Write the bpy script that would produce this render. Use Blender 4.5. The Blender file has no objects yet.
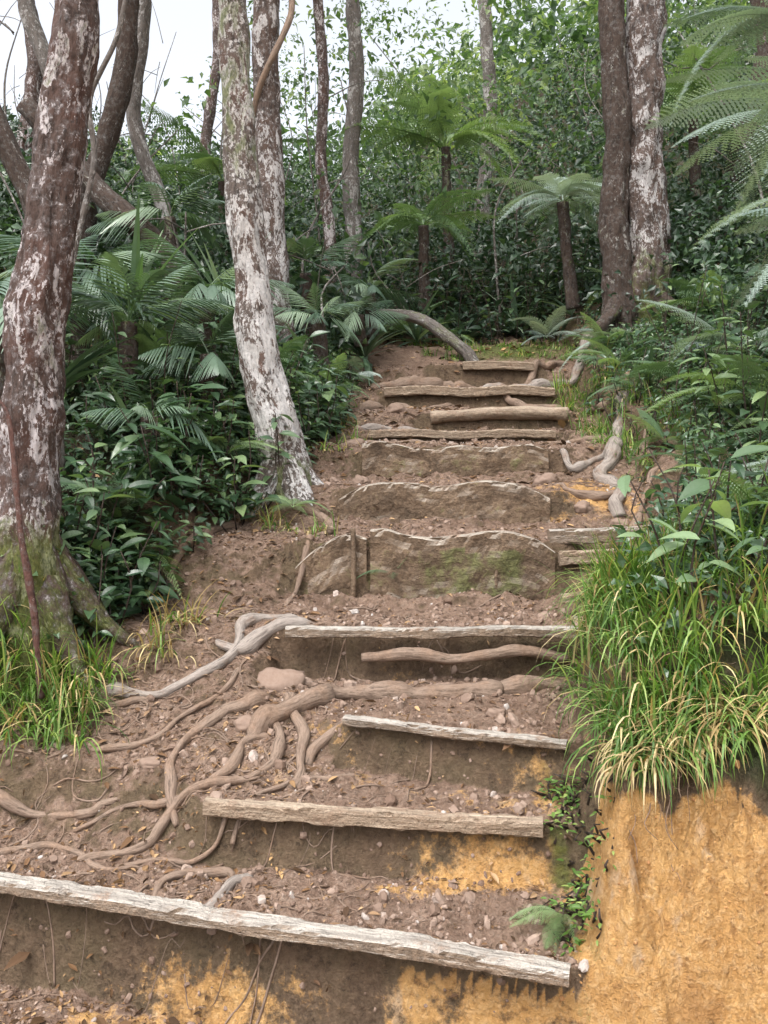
import bpy, math
import numpy as np
from math import radians, pi
from mathutils import Vector
rng = np.random.default_rng(7)

# ------------------------------------------------------------------ noise
_perm = rng.permutation(256); _perm = np.concatenate([_perm,_perm,_perm])
_g = rng.normal(size=(256,3)); _g /= np.linalg.norm(_g,axis=1)[:,None]
def pn(x,y,z):
    x=np.asarray(x,float); y=np.asarray(y,float)+0*x; z=np.asarray(z,float)+0*x
    xi=np.floor(x).astype(int); yi=np.floor(y).astype(int); zi=np.floor(z).astype(int)
    xf=x-xi; yf=y-yi; zf=z-zi
    u=xf*xf*xf*(xf*(xf*6-15)+10); v=yf*yf*yf*(yf*(yf*6-15)+10); w=zf*zf*zf*(zf*(zf*6-15)+10)
    def gr(a,b,c):
        i=_perm[_perm[_perm[(xi+a)&255]+((yi+b)&255)]+((zi+c)&255)]
        g=_g[i]
        return g[...,0]*(xf-a)+g[...,1]*(yf-b)+g[...,2]*(zf-c)
    L=lambda t,a,b:a+t*(b-a)
    return 1.6*L(w,L(v,L(u,gr(0,0,0),gr(1,0,0)),L(u,gr(0,1,0),gr(1,1,0))),
             L(v,L(u,gr(0,0,1),gr(1,0,1)),L(u,gr(0,1,1),gr(1,1,1))))
def fbm(x,y,z,o=4,p=.5):
    r=0;a=1;f=1
    for i in range(o):
        r=r+a*pn(x*f+17.3*i,y*f+5.1*i,z*f+3.7*i); a*=p; f*=2.03
    return r
def sm(t):
    t=np.clip(t,0,1); return t*t*(3-2*t)
def lerp(a,b,t): return a+(b-a)*t

# ------------------------------------------------------------------ terrain
# xl,yl,xr,yr,z,recess
STEPS=[(-1.60,3.195,.53,2.60,-1.566,.02),
       (-.64,3.26,.54,3.10,-1.36,.0),
       (-.155,3.575,.666,3.31,-1.17,.0),
       (-.46,4.06,.885,4.06,-.93,.05),
       (-.44,4.72,.87,4.68,-.60,.0),
       (-.23,5.26,.97,5.26,-.38,.0),
       (-.14,5.80,1.06,5.80,-.16,.0),
       (-.10,6.50,1.23,6.45,-.08,.0),
       (.30,7.00,1.38,7.00,.09,.0),
       (.01,7.70,1.42,7.70,.28,.0),
       (.50,8.60,1.40,8.60,.55,.0)]
LBY=[2,3,3.6,3.9,4.6,5.4,6,7,8.5,10]; LBX=[-2.6,-2.0,-1.62,-1.40,-1.08,-.68,-.5,-.35,-.35,-.5]
RBY=[2,2.6,3.3,3.6,4.1,4.5,5,6,7,8,9,12]; RBX=[.42,.58,.68,.76,.98,1.15,1.5,1.72,1.6,1.75,1.9,2.0]
RHY=[2,3.3,4,5,7,9]; RHV=[.46,.46,.32,.12,.18,.25]
def xleft(y): return np.interp(y,LBY,LBX)
def xright(y): return np.interp(y,RBY,RBX)
def H(x,y):
    x=np.asarray(x,float); y=np.asarray(y,float)
    h=np.full(np.broadcast(x,y).shape,-1.90)
    warp=.035*fbm(x*3,y*3,.5,3)+.012*fbm(x*14,y*5,7.5,3); wl=.13*fbm(x*1.1,y*1.1,4.5,2)
    xc=np.clip(x,-2.6,2.2)
    zprev=-1.90
    for k,(xl,yl,xr,yr,z,rec) in enumerate(STEPS):
        yk=yl+(yr-yl)*(xc-xl)/(xr-xl)
        if k==2: yk=np.where(xc<xl,yl+.1*(xl-xc),yk)
        ins=sm((x-xl+.16)/.16)*(1-sm((x-xr-.04)/.2))
        kk=.12 if k in (4,5,6) else .4
        s=y-yk-rec*ins+warp*(kk+(1-kk)*(1-ins))+wl*(1-ins)
        b1=.0 if k in (4,5,6) else .012
        a=lerp(-.28,-.062,ins); b=lerp(.22,b1,ins)
        if k<2:
            a=lerp(-.12,-.062,ins); b=lerp(.2,.012,ins)
        r=sm((s-a)/(b-a))
        nxt=STEPS[k+1] if k+1<len(STEPS) else None
        tl=(min(nxt[1],nxt[3])-min(yl,yr)) if nxt else .8
        h=h+(z-zprev)*(.91*r+.09*sm(s/(tl*.9)))
        # soil washed up against the foot of the riser
        if k in (4,5,6): h=h+.035*np.exp(-((s+.10)/.06)**2)*ins*(.6+1.2*np.abs(fbm(x*5,y*2,k*1.7,2)))
        zprev=z
    h=h+.22*sm((y-8.7)/.8)
    # left bank
    dl=np.maximum(0,xleft(y)+.10*fbm(x*1.5,y*1.5,9,2)-x)
    h=h+.22*sm(dl/.35)*sm((y-3.0)/.8)+.13*np.minimum(dl,6)*sm((y-3.0)/.8)
    # right bank
    cl=fbm(x*2.2,y*2.2,2.2,4)
    dr=x-xright(y)+.09*cl
    lump=fbm(x*5,y*5,6.1,5,.62)
    front=sm((y-2.43-.10*cl-.10*lump)/.34)
    h=h+front*(np.interp(y,RHY,RHV)*sm(dr/.14)+.34*np.clip(dr,0,5))+(.06*lump+.03*fbm(x*16,y*16,2.9,3))*(dr>0)*(y<2.98)*sm(dr/.1)
    # uphill
    g=lerp(.24,.50,sm((x+5)/9))
    yy=np.maximum(0,y-9.4); yy=np.where(yy>22,22+(yy-22)*.1,yy)
    h=h+g*(np.sqrt(yy*yy+.3)-.547)*.95
    h=h+.16*np.clip(-x-1,0,5)*sm((y-6)/4)
    # roughness
    far=sm((np.abs(x-.3)-1.3)/2)*.8+sm((y-9)/5)
    loose=np.abs(fbm(x*8,y*8,9.3,3))
    h=h+.024*fbm(x*3,y*3,3.3,3)+.015*fbm(x*12,y*12,1.3,4,.65)-.016*loose+far*.14*fbm(x*.7,y*.7,8.1,3)
    return h

# ------------------------------------------------------------------ mesh builder
class MB:
    def __init__(s): s.v=[];s.q=[];s.m=[];s.var=[];s.tc=[];s.sm=[];s.n=0;s.ms=[]
    def add(s,V,Q,mat=0,var=.5,tc=None,smooth=False,moss=0.):
        V=np.asarray(V,float).reshape(-1,3); n=len(V)
        s.v.append(V); s.q.append(np.asarray(Q)+s.n); s.n+=n
        s.m.append(np.full(len(Q),mat)); s.sm.append(np.full(len(Q),smooth))
        s.var.append(np.broadcast_to(np.asarray(var,float),(n,)) if np.ndim(var)==0 else np.asarray(var,float))
        s.ms.append(np.broadcast_to(np.asarray(moss,float),(n,)))
        s.tc.append(V if tc is None else np.asarray(tc,float).reshape(-1,3))
    def inst(s,tpl,O,F,U,S,mat=0,var=None,smooth=False):
        tv,tq=tpl; O=np.atleast_2d(O).astype(float); n=len(O)
        F=np.broadcast_to(np.asarray(F,float),(n,3)); U=np.broadcast_to(np.asarray(U,float),(n,3))
        F=F/(np.linalg.norm(F,axis=1)[:,None]+1e-9)
        R=np.cross(F,U); R=R/(np.linalg.norm(R,axis=1)[:,None]+1e-9); U2=np.cross(R,F)
        S=np.asarray(S,float); 
        if S.ndim==0: S=np.full(n,float(S))
        if S.ndim==1: S=np.stack([S,S,S],1)
        T=tv[None]*S[:,None,:]
        V=O[:,None]+T[...,0:1]*R[:,None]+T[...,1:2]*F[:,None]+T[...,2:3]*U2[:,None]
        m=len(tv); Q=(tq[None]+(np.arange(n)*m)[:,None,None]).reshape(-1,4)
        if var is None: var=rng.random(n)
        var=np.broadcast_to(np.asarray(var,float),(n,))
        s.add(V,Q,mat,np.repeat(var,m),np.tile(tv,(n,1)),smooth)
    def build(s,name,mats,parent=None):
        me=bpy.data.meshes.new(name)
        V=np.concatenate(s.v); Q=np.concatenate(s.q)
        me.vertices.add(len(V)); me.vertices.foreach_set("co",V.astype(np.float32).ravel())
        me.loops.add(len(Q)*4); me.loops.foreach_set("vertex_index",Q.astype(np.int32).ravel())
        me.polygons.add(len(Q)); me.polygons.foreach_set("loop_start",(np.arange(len(Q))*4).astype(np.int32))
        me.polygons.foreach_set("material_index",np.concatenate(s.m).astype(np.int32))
        me.polygons.foreach_set("use_smooth",np.concatenate(s.sm).astype(bool))
        a=me.attributes.new("var","FLOAT","POINT"); a.data.foreach_set("value",np.concatenate(s.var).astype(np.float32))
        a=me.attributes.new("moss","FLOAT","POINT"); a.data.foreach_set("value",np.concatenate(s.ms).astype(np.float32))
        a=me.attributes.new("tc","FLOAT_VECTOR","POINT"); a.data.foreach_set("vector",np.concatenate(s.tc).astype(np.float32).ravel())
        for m in mats: me.materials.append(m)
        me.update(calc_edges=True)
        ob=bpy.data.objects.new(name,me); bpy.context.scene.collection.objects.link(ob)
        if parent: ob.parent=parent
        return ob

def resample(P,ds):
    P=np.asarray(P,float); n=len(P)
    if n==2: Q=np.stack([lerp(P[0],P[1],t) for t in np.linspace(0,1,20)])
    else:
        E=np.vstack([2*P[0]-P[1],P,2*P[-1]-P[-2]]); Q=[]
        for i in range(1,n):
            p0,p1,p2,p3=E[i-1],E[i],E[i+1],E[i+2]
            for t in np.linspace(0,1,14,endpoint=False):
                Q.append(.5*((2*p1)+(-p0+p2)*t+(2*p0-5*p1+4*p2-p3)*t*t+(-p0+3*p1-3*p2+p3)*t**3))
        Q.append(P[-1]); Q=np.array(Q)
    L=np.concatenate([[0],np.cumsum(np.linalg.norm(np.diff(Q[:,:3],axis=0),axis=1))])
    k=max(3,int(L[-1]/ds)+1); l=np.linspace(0,L[-1],k)
    return np.stack([np.interp(l,L,Q[:,j]) for j in range(Q.shape[1])],1),l
def tube(mb,P,ring=12,ds=.04,namp=.1,nf=6.,mat=0,var=.5,cross=None,moss=0.,stretch=.3,lump=0.,seed=0.,flute=None):
    """P rows: x,y,z,r ; cross=(w,h) turns it into a worn rectangular board"""
    C,l=resample(P,ds); c=C[:,:3]; r=C[:,3]
    T=np.gradient(c,axis=0); T/=np.linalg.norm(T,axis=1)[:,None]+1e-9
    th=np.linspace(0,2*pi,ring,endpoint=False)
    if cross is not None: T[:,2]=0; T/=np.linalg.norm(T,axis=1)[:,None]
    if cross is not None or abs(T[:,2]).mean()<.6:
        N=np.cross(T,[0,0,1.])
    else: N=np.cross(T,[0,1.,0])
    N/=np.linalg.norm(N,axis=1)[:,None]+1e-9; B=np.cross(N,T)
    if cross is not None:
        w,hh=cross[0]/2,cross[1]/2; bv=min(.006,w*.4,hh*.4); pts=[];cor=[]
        for (sx,sy,ex,ey) in ((1,-1,1,1),(1,1,-1,1),(-1,1,-1,-1),(-1,-1,1,-1)):
            m=12 if sx==ex else 5
            for t in np.linspace(-1,1,m):
                a=(sx*w,sy*hh); b=(ex*w,ey*hh); L=math.hypot(b[0]-a[0],b[1]-a[1]); tt=.5+t*.5*(1-2*bv/L)
                pts.append((a[0]+(b[0]-a[0])*tt,a[1]+(b[1]-a[1])*tt)); cor.append(abs(t)>.9)
        pts=np.array(pts); cor=np.array(cor,float); ring=len(pts)
        cx=pts[:,0][None]*r[:,None]; cy=pts[:,1][None]*r[:,None]
        lr=np.repeat(l[:,None],ring,1)
        nn=fbm(cx*40+seed,cy*40+seed,lr*9,4,.6); big=fbm(cx*6+seed,cy*8,lr*6,4)
        wear=np.clip(fbm(cx*20+seed,cy*20,lr*14+9,3,.6)+.05,0,1)*cor[None]*.016
        ux=np.sign(cx); uy=np.sign(cy); side=(np.abs(cx)>w*.9)
        tall=min(1,hh*8)
        cx=cx-ux*wear+.002*nn+np.where(side,(.014 if hh>.08 else .006)*big,0)*tall; cy=cy-uy*wear+.002*nn+.004*fbm(lr*5+seed,0*lr,0*lr,3)*uy
        V=c[:,None]+N[:,None]*cx[...,None]+B[:,None]*cy[...,None]
        tc=np.stack([cx,cy,lr],2)
    else:
        cx=np.cos(th)[None]*r[:,None]; cy=np.sin(th)[None]*r[:,None]
        nn=fbm(cx*nf*2+seed,cy*nf*2+seed*.7,np.repeat((l*nf*stretch*2)[:,None],ring,1)+seed,4,.6)
        f=1+namp*nn
        if lump: f=f+lump*pn(cx*3+seed+5,cy*3,np.repeat((l*3)[:,None],ring,1))
        if flute is not None:
            f=f+flute(l)[:,None]*(np.abs(np.cos(2.5*th+.7+seed))**2)[None]
        cx=cx*f; cy=cy*f
        V=c[:,None]+N[:,None]*cx[...,None]+B[:,None]*cy[...,None]
        tc=np.stack([cx,cy,np.repeat(l[:,None],ring,1)],2)
    V=np.concatenate([np.repeat(c[:1,None],ring,1),V,np.repeat(c[-1:,None],ring,1)]); tc=np.concatenate([tc[:1]*[.1,.1,1],tc,tc[-1:]*[.1,.1,1]])
    K=len(V); i=np.arange(K-1)[:,None]*ring; j=np.arange(ring)[None]; j2=(j+1)%ring
    Q=np.stack([i+j,i+j2,i+ring+j2,i+ring+j],-1).reshape(-1,4)
    if callable(moss): moss=moss(V.reshape(-1,3))
    mb.add(V,Q,mat,var,tc,cross is None,moss)

# ------------------------------------------------------------------ templates
def leaf_tpl(rows=1,w=.22,droop=.15,fold=.25,pw=.8):
    if rows==1:
        v=np.array([[0,0,0],[-w,.45,fold*w],[0,.5,0],[w,.45,fold*w],[0,1,-droop]])
        return v,np.array([[0,2,4,1],[0,3,4,2]])
    t=np.linspace(0,1,rows+1); ww=w*np.sin(pi*t**pw)+.004; z=-droop*t*t
    v=[]
    for a,b,c in zip(t,ww,z): v+= [[-b,a,c+fold*b],[0,a,c],[b,a,c+fold*b]]
    q=[]
    for i in range(rows):
        k=3*i; q+=[[k,k+1,k+4,k+3],[k+1,k+2,k+5,k+4]]
    return np.array(v),np.array(q)
def strip(c,side,w):
    n=len(c); v=np.concatenate([c-side*w[:,None],c+side*w[:,None]])
    return v,np.array([[i,i+n,i+n+1,i+1] for i in range(n-1)])
def join(parts):
    V=[];Q=[];n=0
    for v,q in parts: V.append(v);Q.append(q+n);n+=len(v)
    return np.concatenate(V),np.concatenate(Q)
def frond_tpl(N=22,M=8,pl=.26,arch=.5,pw=.02,droopp=.25,ang=65,shape=.75,start=.12):
    parts=[]; t=np.linspace(0,1,16)
    def rach(t): return np.stack([0*t,t*(1-.22*arch*t),.30*arch*t-.95*arch*t*t],-1)
    parts.append(strip(rach(t),np.array([[1.,0,0]]),.007*(1.1-t)))
    for i in range(N):
        tt=start+(1-start)*(i+.5)/N; L=pl*np.sin(pi*min(1,(tt*.93+.03))**shape)+.01
        p=rach(np.array(tt)); 
        for sgn in (-1,1):
            a=radians(ang-18*tt+rng.normal()*3); d=np.array([sgn*math.sin(a),math.cos(a),-droopp-.95*arch*tt*.6]); d/=np.linalg.norm(d)
            k=5 if M==0 else M+1
            s=np.linspace(0,1,k); c=p+d[None]*L*s[:,None]; c[:,2]-=droopp*L*s*s*.6
            sd=np.cross(d,[0,0,1.]); sd/=np.linalg.norm(sd)
            if M==0:
                w=pw*np.sin(pi*(s*.9+.1)**.7)+.001
                parts.append(strip(c,sd[None],w))
            else:
                qs=[];vs=[];
                for j in range(M):
                    s0=(j+.3)/M; pl2=pw*(1-.7*s0)*(1 if L>.05 else .6); base=p+d*L*s0+np.array([0,0,-droopp*L*s0*s0*.6]); hw=L/M*.34
                    for g in (-1,1):
                        e=sd*g+d*.35; e=e/np.linalg.norm(e); n=len(vs)
                        vs+=[base-d*hw,base+e*pl2*.6-d*hw*.6,base+e*pl2+d*hw*.3,base+d*hw]; qs.append([n,n+1,n+2,n+3])
                vs.append(p);vs.append(p+d*L*1.03);vs.append(p+d*L*1.03+sd*.001);vs.append(p+sd*.004); n=len(vs)-4; qs.append([n,n+1,n+2,n+3])
                parts.append((np.array(vs),np.array(qs)))
    return join(parts)
def blade_tpl(th0,bend,w=.012,rows=7):
    t=np.linspace(0,1,rows); th=th0-bend*t
    c=np.zeros((rows,3)); dt=1/(rows-1)
    for i in range(1,rows):
        a=.5*(th[i]+th[i-1]); c[i]=c[i-1]+[0,math.cos(a)*dt,math.sin(a)*dt]
    return strip(c,np.array([[1.,0,0]]),w*(1-t**2.2)+.0006)
def rock_tpl():
    idx={};V=[];Q=[]
    def vid(p):
        if p not in idx: idx[p]=len(V);V.append(p)
        return idx[p]
    for ax in range(3):
        for sg in (-1,1):
            for a in (-1,0):
                for b in (-1,0):
                    c=[]
                    for (i,j) in ((a,b),(a+1,b),(a+1,b+1),(a,b+1)):
                        p=[0,0,0];p[ax]=sg;p[(ax+1)%3]=i;p[(ax+2)%3]=j;c.append(vid(tuple(p)))
                    Q.append(c if sg>0 else c[::-1])
    V=np.array(V,float); V/=np.linalg.norm(V,axis=1)[:,None]**.75
    V+=rng.normal(size=V.shape)*.10
    return V,np.array(Q)
LEAF=leaf_tpl(1,.25,.2,.4); LEAFN=leaf_tpl(6,.2,.28,.3); LEAFL=leaf_tpl(6,.05,.45,.3,.7); LEAFM=leaf_tpl(3,.2,.2,.3); SPEAR=leaf_tpl(6,.035,.12,.4,.6)
FERN=[frond_tpl(25,9,.24,a,.030) for a in (.45,.75,1.1)]
PALM=[frond_tpl(17,0,.42,a,.011,.55,48,.55,.2) for a in (.4,.7,1.0)]
BLADES=[blade_tpl(radians(a),radians(b),.011) for a,b in ((80,60),(75,110),(70,150),(55,170),(85,30))]
ROCKS=[rock_tpl() for _ in range(4)]; ROCK=ROCKS[0]

# ------------------------------------------------------------------ materials
def newmat(name):
    m=bpy.data.materials.new(name); m.use_nodes=True; nt=m.node_tree; nt.nodes.clear()
    return m,nt
class NT:
    def __init__(s,nt): s.nt=nt
    def n(s,t,**k):
        x=s.nt.nodes.new(t)
        for a,b in k.items(): setattr(x,a,b)
        return x
    def l(s,a,b): s.nt.links.new(a,b)
    def attr(s,name,vec=False):
        x=s.n('ShaderNodeAttribute',attribute_name=name); return x.outputs['Vector' if vec else 'Fac']
    def noise(s,scale,vec=None,detail=4,rough=.6,dist=0):
        x=s.n('ShaderNodeTexNoise'); x.inputs['Scale'].default_value=scale; x.inputs['Detail'].default_value=detail
        x.inputs['Roughness'].default_value=rough; x.inputs['Distortion'].default_value=dist
        if vec is not None: s.l(vec,x.inputs['Vector'])
        return x.outputs['Fac']
    def mapr(s,v,a,b,c=0,d=1):
        x=s.n('ShaderNodeMapRange'); x.inputs[1].default_value=a;x.inputs[2].default_value=b;x.inputs[3].default_value=c;x.inputs[4].default_value=d
        s.l(v,x.inputs[0]); return x.outputs[0]
    def mix(s,f,a,b,blend='MIX'):
        x=s.n('ShaderNodeMix',data_type='RGBA',blend_type=blend)
        for i,v in ((0,f),(6,a),(7,b)):
            if isinstance(v,(int,float)): x.inputs[i].default_value=v
            elif isinstance(v,tuple): x.inputs[i].default_value=(*v,1)
            else: s.l(v,x.inputs[i])
        return x.outputs[2]
    def math(s,op,a,b=0.):
        x=s.n('ShaderNodeMath',operation=op)
        for i,v in ((0,a),(1,b)):
            if isinstance(v,(int,float)): x.inputs[i].default_value=v
            else: s.l(v,x.inputs[i])
        return x.outputs[0]
    def scale(s,vec,sc):
        x=s.n('ShaderNodeMapping'); x.inputs['Scale'].default_value=sc; s.l(vec,x.inputs['Vector']); return x.outputs[0]
    def bump(s,h,st,dist,prev=None):
        x=s.n('ShaderNodeBump'); x.inputs['Strength'].default_value=st; x.inputs['Distance'].default_value=dist
        s.l(h,x.inputs['Height']); 
        if prev is not None: s.l(prev,x.inputs['Normal'])
        return x.outputs[0]
    def out(s,col,rough=.8,spec=.3,nrm=None,trans=0.,tcol=None):
        p=s.n('ShaderNodeBsdfPrincipled'); o=s.n('ShaderNodeOutputMaterial')
        if isinstance(col,tuple): p.inputs['Base Color'].default_value=(*col,1)
        else: s.l(col,p.inputs['Base Color'])
        if isinstance(rough,(int,float)): p.inputs['Roughness'].default_value=rough
        else: s.l(rough,p.inputs['Roughness'])
        p.inputs['Specular IOR Level'].default_value=spec
        if nrm is not None: s.l(nrm,p.inputs['Normal'])
        sh=p.outputs[0]
        if trans:
            t=s.n('ShaderNodeBsdfTranslucent'); s.l(tcol if tcol is not None else col,t.inputs[0])
            m=s.n('ShaderNodeMixShader'); m.inputs[0].default_value=trans; s.l(sh,m.inputs[1]); s.l(t.outputs[0],m.inputs[2]); sh=m.outputs[0]
        s.l(sh,o.inputs[0])
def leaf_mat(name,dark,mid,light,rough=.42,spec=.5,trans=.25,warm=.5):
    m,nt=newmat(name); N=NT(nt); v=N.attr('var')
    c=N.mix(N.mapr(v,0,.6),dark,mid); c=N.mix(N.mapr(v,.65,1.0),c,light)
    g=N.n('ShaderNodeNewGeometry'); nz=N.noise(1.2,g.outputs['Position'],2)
    c=N.mix(N.mapr(nz,.35,.7,0,warm),c,N.mix(1.,c,(1.45,1.3,.75),'MULTIPLY'))
    tc=N.attr('tc',True); n2=N.noise(9,tc,2)
    c=N.mix(N.mapr(n2,.4,.75,0,.35),c,N.mix(1.,c,(.6,.65,.5),'MULTIPLY'))
    N.out(c,rough,spec,None,trans,N.mix(1.,c,(1.5,1.6,.7),'MULTIPLY')); return m
M_LEAF=leaf_mat('broadleaf_foliage',(.026,.058,.034),(.066,.124,.066),(.20,.29,.14),.32,.7,.22,.3)
M_UND=leaf_mat('shaded_foliage',(.012,.028,.018),(.036,.070,.040),(.13,.21,.10),.36,.65,.2,.3)  # darker copy of the broadleaf colours, undergrowth shade put into the albedo
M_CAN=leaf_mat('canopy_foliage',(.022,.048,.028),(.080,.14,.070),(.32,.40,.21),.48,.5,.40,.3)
M_FERN=leaf_mat('fern_foliage',(.065,.115,.065),(.125,.20,.115),(.27,.37,.20),.45,.4,.30,.25)
M_SILV=leaf_mat('silver_fern_foliage',(.16,.22,.20),(.28,.35,.32),(.45,.52,.49),.4,.5,.2,.0)
M_PALM=leaf_mat('palm_foliage',(.05,.090,.062),(.11,.175,.122),(.26,.34,.24),.32,.7,.18,.1)
M_GRASS=leaf_mat('grass_blades',(.055,.115,.03),(.13,.24,.06),(.37,.47,.17),.45,.4,.38,.3)
M_DRY=leaf_mat('dry_grass',(.24,.17,.09),(.40,.31,.17),(.58,.49,.31),.7,.2,.2)
M_LITTER=leaf_mat('leaf_litter',(.04,.024,.016),(.14,.08,.048),(.40,.27,.17),.8,.2,.05)

def soil_mat():
    m,nt=newmat('trail_soil'); N=NT(nt)
    g=N.n('ShaderNodeNewGeometry'); P=g.outputs['Position']
    n1=N.noise(2.3,P,5,.65); n2=N.noise(9,P,7,.75); n3=N.noise(45,P,5,.75); n4=N.noise(1.1,P,3); n5=N.noise(24,P,5,.8); n6=N.noise(4.2,P,6,.7)
    tread=N.mix(N.mapr(n2,.3,.7),(.19,.115,.078),(.41,.28,.205))
    tread=N.mix(N.mapr(n3,.48,.70,0,.7),tread,(.48,.365,.29))
    tread=N.mix(N.mapr(n5,.53,.63,0,.75),tread,(.11,.066,.044))
    tread=N.mix(N.mapr(n1,.48,.68,0,.6),tread,(.16,.098,.065))
    ris=N.mix(N.mapr(n2,.3,.7),(.08,.052,.033),(.23,.153,.097))
    ris=N.mix(N.mapr(n3,.45,.72,0,.6),ris,(.32,.22,.145))
    ris=N.mix(N.mapr(n1,.42,.66,0,.55),ris,(.16,.13,.07))
    ris=N.mix(N.mapr(n5,.55,.66,0,.7),ris,(.045,.03,.02))
    c=N.mix(N.mapr(N.attr('riser'),.12,.6),tread,ris)
    oc=N.mix(N.mapr(n2,.3,.72),(.52,.265,.085),(.80,.48,.19))
    oc=N.mix(N.mapr(n3,.48,.70,0,.6),oc,(.88,.62,.34))
    oc=N.mix(N.mapr(n6,.50,.66,0,.55),oc,(.40,.21,.085))
    oc=N.mix(N.mapr(n5,.56,.64,0,.6),oc,(.30,.145,.055))
    oc=N.mix(N.mapr(N.noise(3.1,N.scale(P,(1,1,.5)),5,.7),.56,.62,0,.55),oc,(.70,.55,.40))
    of=N.mapr(N.math('ADD',N.attr('orange'),N.math('MULTIPLY',N.math('SUBTRACT',n2,.5),1.9)),.42,.66)
    c=N.mix(of,c,oc)
    mc=N.mix(N.mapr(n3,.3,.7),(.05,.07,.014),(.17,.21,.045))
    mf=N.mapr(N.math('ADD',N.attr('moss'),N.math('MULTIPLY',N.math('SUBTRACT',n2,.5),1.5)),.5,.8,0,.85)
    c=N.mix(mf,c,mc)
    fc=N.mix(N.mapr(n2,.35,.65),(.03,.022,.014),(.10,.075,.045))
    fc=N.mix(N.mapr(n4,.45,.6),fc,(.04,.055,.018))
    c=N.mix(N.mapr(N.math('ADD',N.attr('forest'),N.math('MULTIPLY',N.math('SUBTRACT',n1,.5),.9)),.35,.65),c,fc)
    vo=N.n('ShaderNodeTexVoronoi'); vo.inputs['Scale'].default_value=38; N.l(P,vo.inputs['Vector'])
    b=N.bump(n6,.6,.12); b=N.bump(n2,1.,.08,b); b=N.bump(n5,.9,.032,b); b=N.bump(n3,1.,.015,b); b=N.bump(N.mapr(vo.outputs['Distance'],0,.5,1,0),.4,.007,b)
    N.out(c,.82,.3,b); return m
def bark_mat(name,lich=.55,base1=(.075,.045,.032),base2=(.20,.14,.11),li=(.62,.58,.55),sc=1.,red=(.17,.08,.055)):
    m,nt=newmat(name); N=NT(nt); tc=N.attr('tc',True)
    a=N.noise(34*sc,N.scale(tc,(1,1,.3)),6,.75); b=N.noise(8*sc,N.scale(tc,(1,1,.55)),7,.72,1.0); f=N.noise(75*sc,N.scale(tc,(1,1,.5)),4,.7)
    b2=N.noise(3.0*sc,tc,4); b3=N.noise(26*sc,tc,4,.7,.3)
    c=N.mix(N.mapr(a,.38,.62),base1,base2)
    c=N.mix(N.mapr(b2,.45,.62,0,.5),c,red)
    c=N.mix(N.mapr(b3,.50,.62,0,.55),c,tuple(x*.38+.02 for x in li))
    lf=N.mapr(N.math('ADD',N.math('ADD',b,N.math('MULTIPLY',N.math('SUBTRACT',f,.5),.4)),N.math('MULTIPLY',N.math('SUBTRACT',b2,.5),.35)),lich,lich+.04)
    lcol=N.mix(N.mapr(f,.3,.7),tuple(x*.55 for x in li),li)
    c=N.mix(lf,c,lcol)
    lf2=N.mapr(b3,lich+.085,lich+.12,0,.9); c=N.mix(lf2,c,lcol)
    c=N.mix(N.mapr(a,.55,.66,0,.8),c,tuple(x*.4 for x in base1))
    mc=N.mix(N.mapr(f,.3,.7),(.035,.05,.012),(.17,.19,.045))
    mf=N.mapr(N.math('ADD',N.attr('moss'),N.math('MULTIPLY',N.math('SUBTRACT',b,.5),1.8)),.5,.7,0,.85)
    c=N.mix(mf,c,mc)
    bb=N.bump(a,1.,.025); bb=N.bump(b3,.5,.01,bb); bb=N.bump(f,.6,.006,bb)
    N.out(c,.85,.25,bb); return m
def root_mat(name,d,l,mudf=.5):
    m,nt=newmat(name); N=NT(nt); tc=N.attr('tc',True); g=N.n('ShaderNodeNewGeometry'); P=g.outputs['Position']
    a=N.noise(60,N.scale(tc,(1,1,.12)),5,.7); b=N.noise(7,P,5,.7); f=N.noise(50,P,4,.7)
    c=N.mix(N.mapr(a,.35,.62),d,l); c=N.mix(N.mapr(a,.53,.64,0,.8),c,tuple(x*.4 for x in d))
    c=N.mix(N.mapr(b,mudf,mudf+.15,0,.8),c,N.mix(N.mapr(f,.3,.7),(.12,.075,.05),(.30,.2,.14)))
    c=N.mix(N.mapr(N.attr('moss'),.2,.8,0,.7),c,(.08,.10,.03))
    bb=N.bump(a,1.,.010); bb=N.bump(f,.6,.008,bb); N.out(c,.8,.3,bb); return m
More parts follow.
